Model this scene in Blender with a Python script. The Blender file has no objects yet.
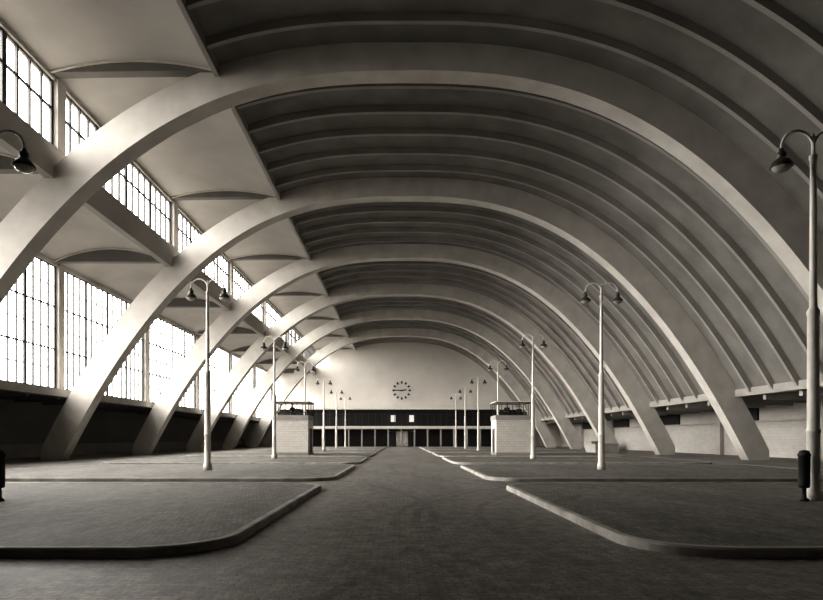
import bpy, math, random
from mathutils import Vector
random.seed(3)
S=bpy.context.scene
CX=0.35
HALF=25.0; PEAK=19.2; PW=2.62
Y0,Y1=-16.0,118.0
BAY=14.9
ARCHY=[-1.1+BAY*k for k in range(8)]   # -1.1 ... 103.2
# ---------------------------------------------------------------- materials
def tint(v): return (v,v*0.958,v*0.897,1)
def new_mat(name,v,rough=0.8,noise=0.12,scale=1.2,bump=0.0,metal=0.0,kind=None):
    m=bpy.data.materials.new(name); m.use_nodes=True
    nt=m.node_tree; N=nt.nodes; L=nt.links
    b=N['Principled BSDF']; b.inputs['Roughness'].default_value=rough; b.inputs['Metallic'].default_value=metal
    geo=N.new('ShaderNodeNewGeometry')
    n1=N.new('ShaderNodeTexNoise'); n1.inputs['Scale'].default_value=scale; n1.inputs['Detail'].default_value=6
    L.new(geo.outputs['Position'],n1.inputs['Vector'])
    r=N.new('ShaderNodeValToRGB'); r.color_ramp.elements[0].position=.3; r.color_ramp.elements[1].position=.7
    r.color_ramp.elements[0].color=tint(v*(1-noise)); r.color_ramp.elements[1].color=tint(v*(1+noise))
    L.new(n1.outputs['Fac'],r.inputs['Fac']); L.new(r.outputs['Color'],b.inputs['Base Color'])
    if bump:
        n2=N.new('ShaderNodeTexNoise'); n2.inputs['Scale'].default_value=25; n2.inputs['Detail'].default_value=4
        L.new(geo.outputs['Position'],n2.inputs['Vector'])
        bp=N.new('ShaderNodeBump'); bp.inputs['Strength'].default_value=bump; bp.inputs['Distance'].default_value=.03
        L.new(n2.outputs['Fac'],bp.inputs['Height']); L.new(bp.outputs['Normal'],b.inputs['Normal'])
    return m
def brick_mat(name,v,bw,bh,mortar=.012,rough=.7,contrast=.25,mort=.5,bump=.35,big=.35,vert=None,tyre=False):
    m=bpy.data.materials.new(name); m.use_nodes=True
    nt=m.node_tree; N=nt.nodes; L=nt.links
    b=N['Principled BSDF']; b.inputs['Roughness'].default_value=rough
    geo=N.new('ShaderNodeNewGeometry')
    src=geo.outputs['Position']
    if vert:
        sp=N.new('ShaderNodeSeparateXYZ'); L.new(geo.outputs['Position'],sp.inputs[0])
        ad=N.new('ShaderNodeMath'); ad.operation='ADD'; L.new(sp.outputs['X'],ad.inputs[0]); L.new(sp.outputs['Y'],ad.inputs[1])
        cb=N.new('ShaderNodeCombineXYZ'); L.new(ad.outputs[0],cb.inputs['X']); L.new(sp.outputs['Z'],cb.inputs['Y'])
        src=cb.outputs[0]
    br=N.new('ShaderNodeTexBrick'); L.new(src,br.inputs['Vector'])
    br.inputs['Scale'].default_value=1; br.inputs['Brick Width'].default_value=bw; br.inputs['Row Height'].default_value=bh
    br.inputs['Mortar Size'].default_value=mortar; br.inputs['Mortar Smooth'].default_value=.5
    br.inputs['Color1'].default_value=tint(v*(1-contrast)); br.inputs['Color2'].default_value=tint(v*(1+contrast)); br.inputs['Mortar'].default_value=tint(v*mort)
    def noise(scale,mapping,lo,hi,detail=8,p0=.3,p1=.72):
        mp2=N.new('ShaderNodeMapping'); mp2.inputs['Scale'].default_value=mapping; L.new(geo.outputs['Position'],mp2.inputs['Vector'])
        n1=N.new('ShaderNodeTexNoise'); n1.inputs['Scale'].default_value=scale; n1.inputs['Detail'].default_value=detail; n1.inputs['Roughness'].default_value=.65
        L.new(mp2.outputs[0],n1.inputs['Vector'])
        r=N.new('ShaderNodeValToRGB'); r.color_ramp.elements[0].position=p0; r.color_ramp.elements[1].position=p1
        r.color_ramp.elements[0].color=(lo,lo,lo,1); r.color_ramp.elements[1].color=(hi,hi,hi,1)
        L.new(n1.outputs['Fac'],r.inputs['Fac']); return r.outputs['Color']
    col=br.outputs['Color']
    layers=[noise(.35,(1.6,.45,1),1-big,1+big*.6)]
    if not vert:
        layers.append(noise(4.0,(1,.6,1),1-big*1.0,1+big*.9,5))
        layers.append(noise(14.0,(1,.8,1),1-big*.8,1+big*.8,3))
    if tyre:
        dark=None
        for (ox,oy,rads) in((12.2,11.5,(10.6,11.9,12.3)),(-16.5,13.0,(17.2,)),(25.0,33.0,(24.2,25.5))):
            vd=N.new('ShaderNodeVectorMath'); vd.operation='DISTANCE'; 
            cz_=N.new('ShaderNodeVectorMath'); cz_.operation='MULTIPLY'; cz_.inputs[1].default_value=(1,1,0); L.new(geo.outputs['Position'],cz_.inputs[0])
            L.new(cz_.outputs[0],vd.inputs[0]); vd.inputs[1].default_value=(ox,oy,0)
            for R_ in rads:
                cm=N.new('ShaderNodeMath'); cm.operation='COMPARE'; cm.inputs[1].default_value=R_; cm.inputs[2].default_value=.09
                L.new(vd.outputs['Value'],cm.inputs[0])
                if dark is None: dark=cm.outputs[0]
                else:
                    mxm=N.new('ShaderNodeMath'); mxm.operation='MAXIMUM'; L.new(dark,mxm.inputs[0]); L.new(cm.outputs[0],mxm.inputs[1]); dark=mxm.outputs[0]
        nz=noise(1.1,(1,1,1),.02,.36,5,.40,.62)
        mu=N.new('ShaderNodeMath'); mu.operation='MULTIPLY'; L.new(dark,mu.inputs[0]); L.new(nz,mu.inputs[1])
        su=N.new('ShaderNodeMath'); su.operation='SUBTRACT'; su.inputs[0].default_value=1; L.new(mu.outputs[0],su.inputs[1])
        cb2=N.new('ShaderNodeCombineColor'); [L.new(su.outputs[0],cb2.inputs[i]) for i in range(3)]
        layers.append(cb2.outputs[0])
    for l in layers:
        mx=N.new('ShaderNodeMix'); mx.data_type='RGBA'; mx.blend_type='MULTIPLY'; mx.inputs[0].default_value=1
        L.new(col,mx.inputs[6]); L.new(l,mx.inputs[7]); col=mx.outputs[2]
    L.new(col,b.inputs['Base Color'])
    bp=N.new('ShaderNodeBump'); bp.inputs['Strength'].default_value=bump; bp.inputs['Distance'].default_value=.02; bp.invert=True
    L.new(br.outputs['Fac'],bp.inputs['Height']); L.new(bp.outputs['Normal'],b.inputs['Normal'])
    return m
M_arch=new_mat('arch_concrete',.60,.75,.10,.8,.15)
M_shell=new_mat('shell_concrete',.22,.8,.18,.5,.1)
M_rib=new_mat('rib_concrete',.36,.8,.1,.5,.1)
M_ceil=new_mat('ceiling_plaster',.43,.8,.08,.4)
M_beam=new_mat('beam_concrete',.36,.8,.1,.8)
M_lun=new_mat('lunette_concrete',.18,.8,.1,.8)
M_end=new_mat('end_wall_plaster',.66,.8,.06,.3)
M_dark=new_mat('dark_paint',.03,.6,.1,2)
M_frame=new_mat('steel_frame',.05,.5,.1,2)
M_lamp=new_mat('lamp_enamel',.75,.4,.06,3)
M_head=new_mat('lamp_hood_enamel',.08,.35,.1,3)
M_globe=new_mat('opal_glass',.5,.2,.03,3)
M_kerb=new_mat('kerb_stone',.44,.7,.3,1.6,.2)
M_aisle=new_mat('aisle_slab',.25,.85,.1,.8)
M_fascia=new_mat('gallery_fascia',.40,.7,.1,1)
M_road=brick_mat('road_paving',.30,.20,.10,.009,.5,.15,mort=.55,bump=.25,big=.34,tyre=True)
M_plat=brick_mat('platform_paving',.235,.10,.20,.008,.65,.15,mort=.55,bump=.25,big=.32)
M_tile=brick_mat('kiosk_tile',.78,.36,.22,.012,.5,.05,mort=.7,big=.06,vert=True)
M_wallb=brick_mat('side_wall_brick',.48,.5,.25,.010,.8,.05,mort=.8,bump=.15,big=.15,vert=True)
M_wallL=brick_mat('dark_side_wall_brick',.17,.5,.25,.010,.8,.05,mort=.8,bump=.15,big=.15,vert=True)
M_suit=new_mat('dark_cloth',.05,.9,.15,6)
M_skin=new_mat('skin',.40,.6,.08,6)
def emit_mat(name,s):
    m=bpy.data.materials.new(name); m.use_nodes=True; N=m.node_tree.nodes; L=m.node_tree.links
    b=N['Principled BSDF']; b.inputs['Base Color'].default_value=tint(.5)
    n=N.new('ShaderNodeTexNoise'); n.inputs['Scale'].default_value=1.5; mr=N.new('ShaderNodeMapRange'); mr.inputs[3].default_value=s*.6; mr.inputs[4].default_value=s*1.4
    L.new(n.outputs['Fac'],mr.inputs[0]); L.new(mr.outputs[0],b.inputs['Emission Strength']); b.inputs['Emission Color'].default_value=tint(1); return m
M_lit=emit_mat('lit_office_glass',.5)
# ---------------------------------------------------------------- mesh builder
class MB:
    def __init__(s): s.v=[];s.f=[];s.m=[];s.sm=[];s.mats=[]
    def mi(s,mat):
        if mat not in s.mats: s.mats.append(mat)
        return s.mats.index(mat)
    def add(s,vs,fs,mat,smooth=False):
        o=len(s.v); s.v+= [tuple(p) for p in vs]; k=s.mi(mat)
        for f in fs: s.f.append(tuple(i+o for i in f)); s.m.append(k); s.sm.append(smooth)
    def box(s,x0,x1,y0,y1,z0,z1,mat):
        vs=[(x,y,z) for z in(z0,z1) for y in(y0,y1) for x in(x0,x1)]
        s.add(vs,[(0,2,3,1),(4,5,7,6),(0,1,5,4),(2,6,7,3),(0,4,6,2),(1,3,7,5)],mat)
    def strip(s,inner,outer,y0,y1,mat,smooth=True):
        n=len(inner); vs=[]
        for (a,b) in zip(inner,outer):
            vs+=[(a[0],y0,a[1]),(b[0],y0,b[1]),(b[0],y1,b[1]),(a[0],y1,a[1])]
        ff=[];fs=[]
        for i in range(n-1):
            o=4*i;p=o+4
            ff+=[(o,o+1,p+1,p),(o+2,o+3,p+3,p+2)]
            fs+=[(o+1,o+2,p+2,p+1),(o+3,o,p,p+3)]
        s.add(vs,ff+[(0,3,2,1),(4*n-4,4*n-3,4*n-2,4*n-1)],mat)
        s.add(vs,fs,mat,smooth)
    def rev(s,prof,c,mat,seg=16,smooth=True):
        vs=[];fs=[]
        for (r,z) in prof:
            for k in range(seg):
                a=2*math.pi*k/seg; vs.append((c[0]+r*math.cos(a),c[1]+r*math.sin(a),c[2]+z))
        for i in range(len(prof)-1):
            for k in range(seg):
                a=i*seg+k;b=i*seg+(k+1)%seg
                fs.append((a,b,b+seg,a+seg))
        fs.append(tuple(range(seg))[::-1]); fs.append(tuple((len(prof)-1)*seg+k for k in range(seg)))
        s.add(vs,fs,mat,smooth)
    def tube(s,path,r,mat,seg=10):
        vs=[];fs=[]; n=len(path); P=[Vector(p) for p in path]
        for i in range(n):
            t=(P[min(i+1,n-1)]-P[max(i-1,0)]).normalized()
            u=t.cross(Vector((0,1,0)));
            if u.length<.01: u=Vector((1,0,0))
            u.normalize(); w=t.cross(u)
            for k in range(seg):
                a=2*math.pi*k/seg; vs.append(P[i]+r*(math.cos(a)*u+math.sin(a)*w))
        for i in range(n-1):
            for k in range(seg):
                a=i*seg+k;b=i*seg+(k+1)%seg; fs.append((a,b,b+seg,a+seg))
        fs.append(tuple(range(seg))); fs.append(tuple((n-1)*seg+k for k in range(seg)))
        s.add(vs,fs,mat,True)
    def obj(s,name,loc=(0,0,0)):
        me=bpy.data.meshes.new(name); me.from_pydata([(v[0]-loc[0],v[1]-loc[1],v[2]-loc[2]) for v in s.v],[],s.f)
        for m in s.mats: me.materials.append(m)
        me.polygons.foreach_set('material_index',s.m); me.polygons.foreach_set('use_smooth',s.sm); me.update()
        o=bpy.data.objects.new(name,me); o.location=loc; S.collection.objects.link(o); return o
# ---------------------------------------------------------------- section curves
def inner(x): 
    u=abs(x)/HALF; return PEAK*(1-u**PW) if u<=1 else -(u-1)*HALF*PEAK*PW/HALF
def slope(x):
    u=abs(x)/HALF; return (PEAK*PW/HALF*min(u,1)**(PW-1))*(-1 if x>0 else 1)
def off(x,d):
    m=slope(x); n=Vector((-m,1)).normalized(); return (CX+x+n.x*d, inner(x)+n.y*d)
def depth(x):
    u=abs(x)/HALF; return 1.35+.55*u**1.5-.25*u**6
def xs(a,b,n): return [a+(b-a)*i/n for i in range(n+1)]
XL=xs(-25.0,25.0,110)
XF=xs(-24.9,24.9,110)
for y in ARCHY:
    mb=MB()
    pin=[off(x,0) for x in XL]; pout=[off(x,depth(x)) for x in XL]
    pin=[(p[0],max(p[1],-.05)) for p in pin]; pout=[(p[0],max(p[1],-.05)) for p in pout]
    mb.strip([(pout[0][0],-.05)]+pin+[(pout[-1][0],-.05)],[(pout[0][0]-.0,pout[0][1])]+pout+[(pout[-1][0],pout[-1][1])],y,y+1.05,M_arch)
    # stepped rear flange of the arch
    mb.strip([off(x,.45) for x in XF],[off(x,depth(x)-.02) for x in XF],y+1.04,y+1.5,M_arch)
    mb.obj('concrete_arch')
def outer_at_left(X):
    best=min((abs(off(x,depth(x))[0]-X),x) for x in xs(-15,0,600)); return best[1]
xa=outer_at_left(-8.75)
xb=min((abs(off(x,depth(x))[1]-5.0),x) for x in xs(15,25,600))[1]
XR=xs(xa,xb,80)
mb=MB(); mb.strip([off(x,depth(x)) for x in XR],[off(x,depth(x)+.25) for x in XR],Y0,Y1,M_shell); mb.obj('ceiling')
mb=MB()
RB=BAY/6
k=-5
while ARCHY[0]+k*RB<Y1-1:
    if k%6!=0 or ARCHY[0]+k*RB>ARCHY[-1]+1 :
        y=ARCHY[0]+k*RB+.5
        mb.strip([off(x,depth(x)-.36) for x in XR],[off(x,depth(x)+.02) for x in XR],y,y+.24,M_rib)
    k+=1
mb.obj('roof_ribs')
ex,ez=off(xa,depth(xa)); rx,rz=off(xb,depth(xb))
mb=MB(); mb.box(ex-.12,ex+.1,Y0,Y1,ez-.5,ez+.3,M_beam); mb.obj('roof_edge_beam')
mb=MB(); mb.box(rx-.25,rx+.45,Y0,Y1,rz-.4,rz+.15,M_beam); mb.obj('springing_beam')
# ---------------------------------------------------------------- left stepped ceilings
XU=-16.7; XLO=-25.1; ZU=19.0; ZL=14.4; ZS=5.2; UB=15.6
def arc(x0,x1,z0,z1,rise,n=16):
    return [(x0+(x1-x0)*t, z0+(z1-z0)*t+rise*(1-(2*t-1)**2)) for t in [i/n for i in range(n+1)]]
def vault(name,x0,x1,z0,z1,rise):
    mb=MB(); a=arc(x0,x1,z0,z1,rise); b=[(p[0],p[1]+.2) for p in a]
    mb.strip(a,b,Y0,Y1,M_ceil); return mb.obj(name)
ZR=max(ZU+.1,ez-.3)
vault('clerestory_ceiling',XU-.1,ex-.1,ZU,ZR,.5)
vault('side_bay_ceiling',XLO-.1,XU+.1,ZL,ZL,.95)
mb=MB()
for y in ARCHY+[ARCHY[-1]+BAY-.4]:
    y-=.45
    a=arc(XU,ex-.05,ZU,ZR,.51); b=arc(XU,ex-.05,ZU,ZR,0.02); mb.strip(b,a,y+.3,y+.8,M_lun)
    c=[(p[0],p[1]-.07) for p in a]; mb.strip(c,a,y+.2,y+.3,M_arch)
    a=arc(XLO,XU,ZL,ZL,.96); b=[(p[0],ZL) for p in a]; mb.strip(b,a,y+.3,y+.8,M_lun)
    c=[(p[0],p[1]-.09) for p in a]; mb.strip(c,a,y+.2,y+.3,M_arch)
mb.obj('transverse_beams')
mb=MB()
mb.box(XU-.3,XU+.15,Y0,Y1,ZL-.35,UB,M_ceil)     # spandrel
mb.box(XU-.3,XU+.1,Y0,Y1,ZU-.15,ZU+.3,M_ceil)
mb.box(XLO-.3,XLO+.1,Y0,Y1,ZL-.25,ZL+.3,M_ceil)
mb.box(XLO-.5,XLO+.35,Y0,Y1,ZS-.55,ZS,M_beam)     # sill
for y in ARCHY+[ARCHY[-1]+BAY-.4]:
    mb.box(XU-.25,XU+.2,y+.25,y+.95,UB-.02,ZU,M_ceil)
    mb.box(XLO-.25,XLO+.2,y+.25,y+.95,ZS-.02,ZL,M_ceil)
# unseen solid panels added in the near bays to darken this end
mb.box(XU-.3,XU,Y0,ARCHY[1]+.3,UB,ZU,M_ceil); mb.box(XLO-.3,XLO,Y0,ARCHY[1]+.3,ZS,ZL,M_ceil)
mb.obj('wall_left_frame')
# aisles
mb=MB()
mb.box(-31.2,XLO-.4,Y0,Y1,ZS-.25,ZS-.05,M_aisle)
y=Y0+1
while y<Y1: mb.box(-31.0,XLO-.3,y,y+.3,ZS-.7,ZS-.2,M_aisle); y+=3.72
mb.obj('ceiling_aisle_left')
mb=MB()
mb.box(rx+.3,31.9,Y0,Y1,rz-.25,rz-.05,M_beam)
y=Y0+1
while y<Y1: mb.box(rx+.3,31.7,y,y+.35,rz-.75,rz-.2,M_beam); y+=3.72
mb.obj('ceiling_aisle_right')
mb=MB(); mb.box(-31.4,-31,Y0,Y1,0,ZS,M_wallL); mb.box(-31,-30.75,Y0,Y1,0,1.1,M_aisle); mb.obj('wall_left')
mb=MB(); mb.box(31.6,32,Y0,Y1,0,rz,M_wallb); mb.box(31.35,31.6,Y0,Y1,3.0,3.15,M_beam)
for i in range(8):
    y=ARCHY[i]
    mb.box(31.2,31.6,y,y+.9,0,rz-.2,M_wallb)
    mb.box(31.4,31.6,y+9.2,y+14.9,3.15,rz-.3,M_dark)
mb.obj('wall_right')
# ---------------------------------------------------------------- windows
wn=0
bays=[(ARCHY[i]+.95,(ARCHY[i+1] if i<7 else ARCHY[-1]+BAY-.4)+.25) for i in range(1,8)]
def window(x,y0,y1,z0,z1,nv,hz,minor):
    global wn
    wn+=1; mb=MB()
    for i in range(nv+1):
        y=y0+(y1-y0)*i/nv; t=.06 if i%4 else .14
        mb.box(x-.06,x+.06,y-t,y+t,z0,z1,M_frame)
    for z in hz: mb.box(x-.05,x+.05,y0,y1,z-.05,z+.05,M_frame)
    for z in minor: mb.box(x-.02,x+.02,y0,y1,z-.018,z+.018,M_frame)
    mb.obj('window_%d'%wn)
for (a,b) in bays:
    nv=max(2,round((b-a)/.87))
    window(XLO-.1,a,b,ZS,ZL-.2,nv,[ZS+.05,ZS+2.9,ZS+6.0,ZL-.25],[ZS+1.5,ZS+4.4,ZS+7.5])
    window(XU-.1,a,b,UB,ZU-.1,nv,[UB+.05,UB+1.9,ZU-.17],[])
# ---------------------------------------------------------------- end walls
def section_wall(name,y0,y1,mat):
    mb=MB()
    pts=[off(x,depth(x)+.1) for x in xs(xa,xb,60)]
    mb.strip([(p[0],-.0) for p in pts],pts,y0,y1,mat,False)
    mb.box(XU-.2,ex+.01,y0,y1,0,ZR+.5,mat)
    mb.box(XLO-.2,XU-.2,y0,y1,0,ZL+.8,mat)
    mb.box(-31.4,XLO-.2,y0,y1,0,ZS,mat)
    mb.box(rx,32,y0,y1,0,rz,mat)
    return mb.obj(name)
section_wall('wall_back',Y1,Y1+.4,M_end)
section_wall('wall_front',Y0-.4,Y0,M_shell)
# ---------------------------------------------------------------- floor
mb=MB(); mb.box(-31.4,32,Y0-.4,Y1+.4,-.3,0,M_road); mb.obj('floor')
def rrect(x0,x1,y0,y1,r,n=10):
    p=[]
    for (cx,cy,a0) in((x1-r,y0+r,-90),(x1-r,y1-r,0),(x0+r,y1-r,90),(x0+r,y0+r,180)):
        for i in range(n+1):
            a=math.radians(a0+90*i/n); p.append((cx+r*math.cos(a),cy+r*math.sin(a)))
    return p
PH=.125
def platform(x0,x1,y0,y1,r=1.3):
    mb=MB(); h=PH+.01; w=.16; o=rrect(x0,x1,y0,y1,r); o2=rrect(x0+.03,x1-.03,y0+.03,y1-.03,r-.03); i=rrect(x0+w,x1-w,y0+w,y1-w,r-w); n=len(o)
    vs=[(p[0],p[1],0) for p in o]+[(p[0],p[1],h-.03) for p in o]+[(p[0],p[1],h) for p in o2]+[(p[0],p[1],h) for p in i]+[(p[0],p[1],PH) for p in i]
    fs=[]
    for L in range(4):
        for k in range(n):
            a=L*n+k;b=L*n+(k+1)%n; fs.append((a,b,b+n,a+n))
    mb.add(vs,fs,M_kerb)
    mb.add([(p[0],p[1],PH) for p in i],[tuple(range(n))],M_plat)
    mb.obj('parking_platform')
for k in range(-1,7):
    y=8.0+14.15*k; e_=11.8 if k>=0 else 10.9
    platform(-18.5,-2.45,y,y+e_); platform(3.3,19.4,y,y+e_)
# ---------------------------------------------------------------- lamps
def lamp(X,Y,H=8.85,z=PH):
    mb=MB(); c=(X,Y,z)
    prof=[(.20,0),(.20,.25),(.15,.32),(.14,1.6),(.155,1.62),(.155,1.68),(.135,1.72),(.125,4.4),(.14,4.43),(.14,4.50),(.085,4.60),(.07,H-.75),(.09,H-.72),(.09,H-.64),(.045,H-.6),(.04,H-.25),(.05,H-.2),(.01,H-.1)]
    mb.rev(prof,c,M_lamp,16)
    R=.38
    for sd in(-1,1):
        path=[]
        for i in range(15):
            a=math.pi-math.pi*i/14
            path.append((X+sd*(R+R*math.cos(a)),Y,z+H-.45+ (R*1.05)*math.sin(a)))
        path=[(X+sd*.005,Y,z+H-.75)]+path+[(X+sd*2*R,Y,z+H-.5)]
        mb.tube(path,.034,M_lamp,8)
        hx=X+sd*2*R; hz=z+H-.52
        mb.rev([(.03,.06),(.05,.04),(.06,-.02),(.10,-.05),(.11,-.14),(.09,-.17),(.11,-.2),(.20,-.27),(.25,-.36),(.255,-.40),(.22,-.40)],(hx,Y,hz),M_head,18)
        mb.rev([(.215,-.36),(.215,-.41),(.17,-.47),(.09,-.51),(.01,-.52)],(hx,Y,hz),M_globe,16)
    mb.obj('street_lamp',(X,Y,z))
for (X,Y) in [(-9.72,14.3),(-8.85,27.6),(-9.05,43.2),(-9.1,57.5),(-9.1,71.7),(-9.1,86),(-9.1,100),(9.85,14.3),(9.5,28.3),(9.35,42.2),(9.25,56.6),(9.2,70.5),(9.2,84.6),(9.2,98.7)]:
    lamp(X,Y)
def bin_(X,Y,z=PH):
    mb=MB()
    mb.rev([(.10,0),(.10,.05),(.045,.07),(.045,.3),(.11,.32),(.12,.4),(.125,1.05),(.14,1.06),(.14,1.1),(.12,1.12),(.10,1.18),(.02,1.2)],(X,Y,z),M_dark,18)
    mb.obj('litter_bin',(X,Y,z))
bin_(9.5,14.1); bin_(-9.42,14.1)
# ---------------------------------------------------------------- kiosks
def person(X,Y,Z,face):
    vs=[];rad=[];idx={};ed=[]
    def a(n,p,r,par=None):
        idx[n]=len(vs); vs.append(p); rad.append(r)
        if par: ed.append((idx[par],idx[n]))
    a('pel',(0,0,.52),(.15,.12)); a('bel',(0,.02,.68),(.13,.11),'pel'); a('che',(0,.02,.90),(.16,.12),'bel'); a('neck',(0,0,1.04),(.055,.055),'che')
    for s_,t in((-1,'l'),(1,'r')):
        a('sh'+t,(s_*.19,.02,.96),(.07,.07),'che'); a('el'+t,(s_*.24,-.08,.70),(.05,.05),'sh'+t); a('wr'+t,(s_*.17,-.32,.66),(.035,.035),'el'+t)
        a('hip'+t,(s_*.10,-.06,.52),(.09,.09),'pel'); a('kn'+t,(s_*.13,-.45,.53),(.065,.065),'hip'+t); a('an'+t,(s_*.13,-.48,.09),(.045,.045),'kn'+t); a('toe'+t,(s_*.14,-.64,.05),(.04,.035),'an'+t)
    me=bpy.data.meshes.new('body'); me.from_pydata(vs,ed,[]); me.materials.append(M_suit)
    body=bpy.data.objects.new('body',me); S.collection.objects.link(body)
    md=body.modifiers.new('skin','SKIN'); md.use_smooth_shade=True
    for i,r_ in enumerate(rad): me.skin_vertices[0].data[i].radius=r_
    me.skin_vertices[0].data[0].use_root=True
    body.modifiers.new('sub','SUBSURF').levels=2
    mb=MB(); mb.rev([(.05,0),(.055,.06),(.075,.09),(.088,.15),(.09,.20),(.08,.26),(.045,.30),(.005,.31)],(0,-.02,1.04),M_skin,16)
    mb.rev([(.012,0),(.018,.02),(.008,.06)],(0,-.115,1.17),M_skin,8)
    for sx in(-1,1):
        mb.box(sx*.035-.012,sx*.035+.012,-.108,-.095,1.205,1.22,M_dark); mb.box(sx*.088-.012,sx*.088+.012,-.03,.01,1.17,1.23,M_skin)
    mb.box(-.03,.03,-.106,-.09,1.135,1.142,M_dark)
    mb.rev([(.094,0),(.098,.03),(.09,.08),(.05,.115),(.005,.12)],(0,-.005,1.245),M_dark,16)
    for sx in(-1,1):
        hx=sx*.17; mb.box(hx-.04,hx+.04,-.41,-.33,.645,.67,M_skin)
        for j,(l) in enumerate((.06,.075,.07,.055)): mb.tube([(hx-.033+j*.022,-.405,.658),(hx-.033+j*.022,-.405-l*.6,.655),(hx-.033+j*.022,-.405-l,.64)],.009,M_skin,6)
        mb.tube([(hx-sx*.035,-.35,.655),(hx-sx*.065,-.38,.65),(hx-sx*.07,-.41,.645)],.010,M_skin,6)
    hd=mb.obj('head_and_hands')
    mb=MB(); mb.rev([(.2,0),(.2,.03),(.03,.05),(.03,.36),(.19,.38),(.19,.42),(.02,.43)],(0,.03,0),M_frame,14); st=mb.obj('stool')
    e=bpy.data.objects.new('seated_attendant',None); S.collection.objects.link(e); e.location=(X,Y,Z); e.rotation_euler=(0,0,face)
    for o in(body,hd,st): o.parent=e
def kiosk(x0,x1,y0,y1,door_side):
    z=PH; mb=MB(); bx0,bx1,by0,by1=x0+.06,x1-.06,y0+.06,y1-.06
    mb.box(bx0,bx1,by0,by1,z,3.22,M_tile)
    mb.box(x0+.02,x1-.02,y0+.02,y1-.02,z,z+.22,M_beam)
    mb.box(x0,x1,y0,y1,3.22,3.34,M_fascia)
    mb.box(x0,x1,y0,y1,4.77,4.86,M_lamp)
    for (a,b,c,d) in((x0,x1,y0,y0+.06),(x0,x1,y1-.06,y1),(x0,x0+.06,y0,y1),(x1-.06,x1,y0,y1)):
        mb.box(a,b,c,d,3.34,3.62,M_fascia); mb.box(a,b,c,d,4.72,4.78,M_frame)
    n=3
    for i in range(n+1):
        x=x0+.03+(x1-x0-.06)*i/n; y=y0+.03+(y1-y0-.06)*i/n
        for yy in(y0+.03,y1-.03): mb.box(x-.025,x+.025,yy-.025,yy+.025,3.62,4.72,M_frame)
        for xx in(x0+.03,x1-.03): mb.box(xx-.025,xx+.025,y-.025,y+.025,3.62,4.72,M_frame)
    mb.box(x0+.3,x1-.3,y0+.15,y0+.6,3.85,3.9,M_dark)
    for xx in(x0+.35,x1-.4): mb.box(xx,xx+.06,y0+.2,y0+.55,3.34,3.85,M_dark)
    mb.box(x1-1.2,x1-.8,y0+.2,y0+.5,3.9,4.2,M_dark)
    xx=bx1 if door_side>0 else bx0
    mb.box(xx-.04,xx+.04,y0+.9,y0+1.9,z+.2,2.4,M_dark)
    for (a,b,c,d) in((y0+.8,y0+.9,z,2.5),(y0+1.9,y0+2.0,z,2.5),(y0+.8,y0+2.0,2.4,2.5)): mb.box(xx-.07,xx+.07,a,b,c,d,M_fascia)
    mb.obj('control_kiosk')
    person(x0+(1.45 if door_side>0 else 1.2),y0+1.25,3.34,.3 if door_side>0 else -.3)
kiosk(-11.1,-8.0,52.6,55.7,1); kiosk(8.4,11.5,52.6,55.7,-1)
# ---------------------------------------------------------------- end gallery building
mb=MB(); gy=112.5; g0,g1=-23.0,23.5; GY1=Y1-.02
mb.box(g0,g1,gy,GY1,7.0,7.35,M_lamp)
mb.box(g0,g1,gy,gy+.15,3.4,3.9,M_lamp); mb.box(g0,g1,gy+.15,GY1,3.3,3.5,M_beam)
n=38
for i in range(n+1):
    x=g0+(g1-g0)*i/n; mb.box(x-.045,x+.045,gy+.03,gy+.12,3.9,7.0,M_frame)
for z in(6.1,): mb.box(g0,g1,gy+.04,gy+.11,z-.04,z+.04,M_frame)
mb.box(g0,g1,gy+1.6,gy+1.7,3.5,7.0,M_dark)
for x in(CX-2.1,CX+1.4): mb.box(x,x+.9,gy+1.5,gy+1.59,4.7,6.0,M_lit)
for i in range(19):
    x=g0+1+(g1-g0-2)*i/18; mb.box(x-.14,x+.14,gy+.1,gy+.4,0,3.3,M_fascia)
mb.box(g0,CX-2.6,gy+3,gy+3.2,0,3.3,M_dark); mb.box(CX+2.6,g1,gy+3,gy+3.2,0,3.3,M_dark)
mb.obj('end_gallery')
mb=MB()
for i in range(4):
    x=CX-2.4+i*1.25; mb.box(x,x+1.05,gy+3.02,gy+3.1,.05,2.9,M_lamp if i in(1,2) else M_frame)
    mb.box(x-.1,x,gy+3.0,gy+3.15,0,3.1,M_frame)
mb.box(CX+2.5,CX+2.58,gy+3.0,gy+3.15,0,2.95,M_frame); mb.box(CX-2.58,CX+2.58,gy+3.0,gy+3.15,2.95,3.28,M_frame)
mb.obj('door_1')
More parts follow.
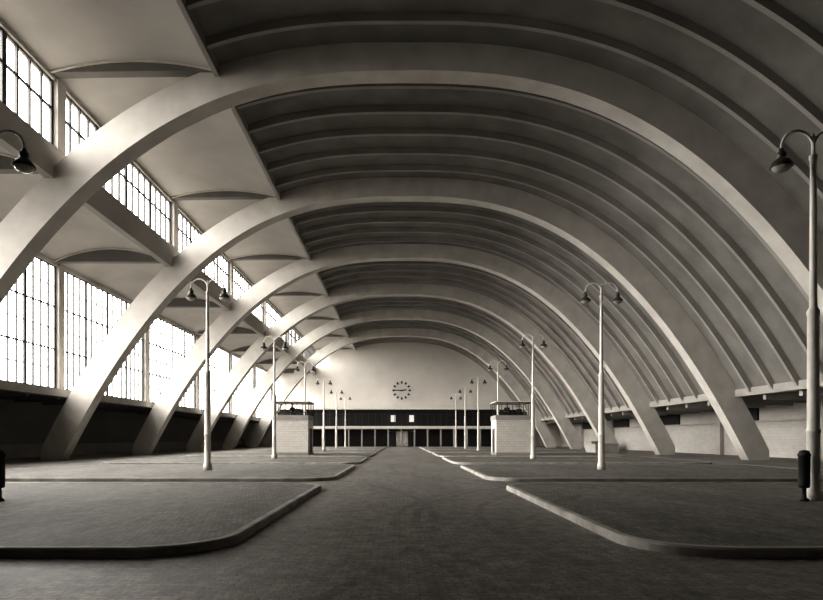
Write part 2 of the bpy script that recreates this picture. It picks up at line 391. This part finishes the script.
# clock
mb=MB(); cz=11.0; cy=Y1-.12; R=1.75
def bar(ang,r0,r1,w):
    a=math.radians(90-ang); d=Vector((math.cos(a),math.sin(a))); nn=Vector((-d.y,d.x))
    P=[d*r0+nn*w,d*r1+nn*w,d*r1-nn*w,d*r0-nn*w]
    vs=[(CX+p.x,cy,cz+p.y) for p in P]+[(CX+p.x,cy+.1,cz+p.y) for p in P]
    mb.add(vs,[(0,1,2,3),(7,6,5,4),(0,4,5,1),(1,5,6,2),(2,6,7,3),(3,7,4,0)],M_dark)
for h in range(12): bar(h*30,R-.40,R+.06,.16)
bar(272,-.35,1.3,.09); bar(82,-.3,.95,.11)
for k in range(6): bar(k*30,-.14,.14,.05)
mb.obj('wall_clock')
def block(x0,x1,y0,y1,h):
    mb=MB(); mb.box(x0,x1,y0,y1,0,h,M_fascia); mb.box(x0-.06,x1+.06,y0-.06,y1+.06,h,h+.1,M_beam); mb.obj('loading_block')
block(21.5,24,66,69.5,.9); block(26.5,29,83,86,1.1)
# ---------------------------------------------------------------- light
w=bpy.data.worlds.new('overcast_sky'); S.world=w; w.use_nodes=True
N=w.node_tree.nodes; L=w.node_tree.links; bg=N['Background']
tc=N.new('ShaderNodeTexCoord'); sp=N.new('ShaderNodeSeparateXYZ'); L.new(tc.outputs['Generated'],sp.inputs[0])
r=N.new('ShaderNodeValToRGB'); mr=N.new('ShaderNodeMapRange'); mr.inputs[1].default_value=-1; mr.inputs[2].default_value=1
L.new(sp.outputs['Z'],mr.inputs[0]); L.new(mr.outputs[0],r.inputs['Fac'])
e=r.color_ramp.elements; e[0].position=.485; e[0].color=(.10,.096,.09,1); e[1].position=.51; e[1].color=(1,.967,.917,1)
L.new(r.outputs['Color'],bg.inputs['Color']); bg.inputs['Strength'].default_value=9.5
sd=bpy.data.lights.new('sun','SUN'); sd.energy=8.8; sd.angle=math.radians(60); sd.color=(1,.967,.917)
so=bpy.data.objects.new('sun',sd); S.collection.objects.link(so)
so.rotation_euler=Vector((1,.25,-.33)).to_track_quat('-Z','Y').to_euler(); so.location=(-60,0,30)
# ---------------------------------------------------------------- camera
cd=bpy.data.cameras.new('camera'); cam=bpy.data.objects.new('camera',cd); S.collection.objects.link(cam)
cam.location=(0,0,1.6); cam.rotation_euler=(math.radians(90),0,0)
cd.sensor_width=36; cd.lens=36*600/823; cd.shift_x=.014; cd.shift_y=.168; cd.clip_end=500
S.camera=cam
S.view_settings.view_transform='Standard'
try: S.view_settings.look='High Contrast'
except Exception as ex_: print('LOOK',ex_)
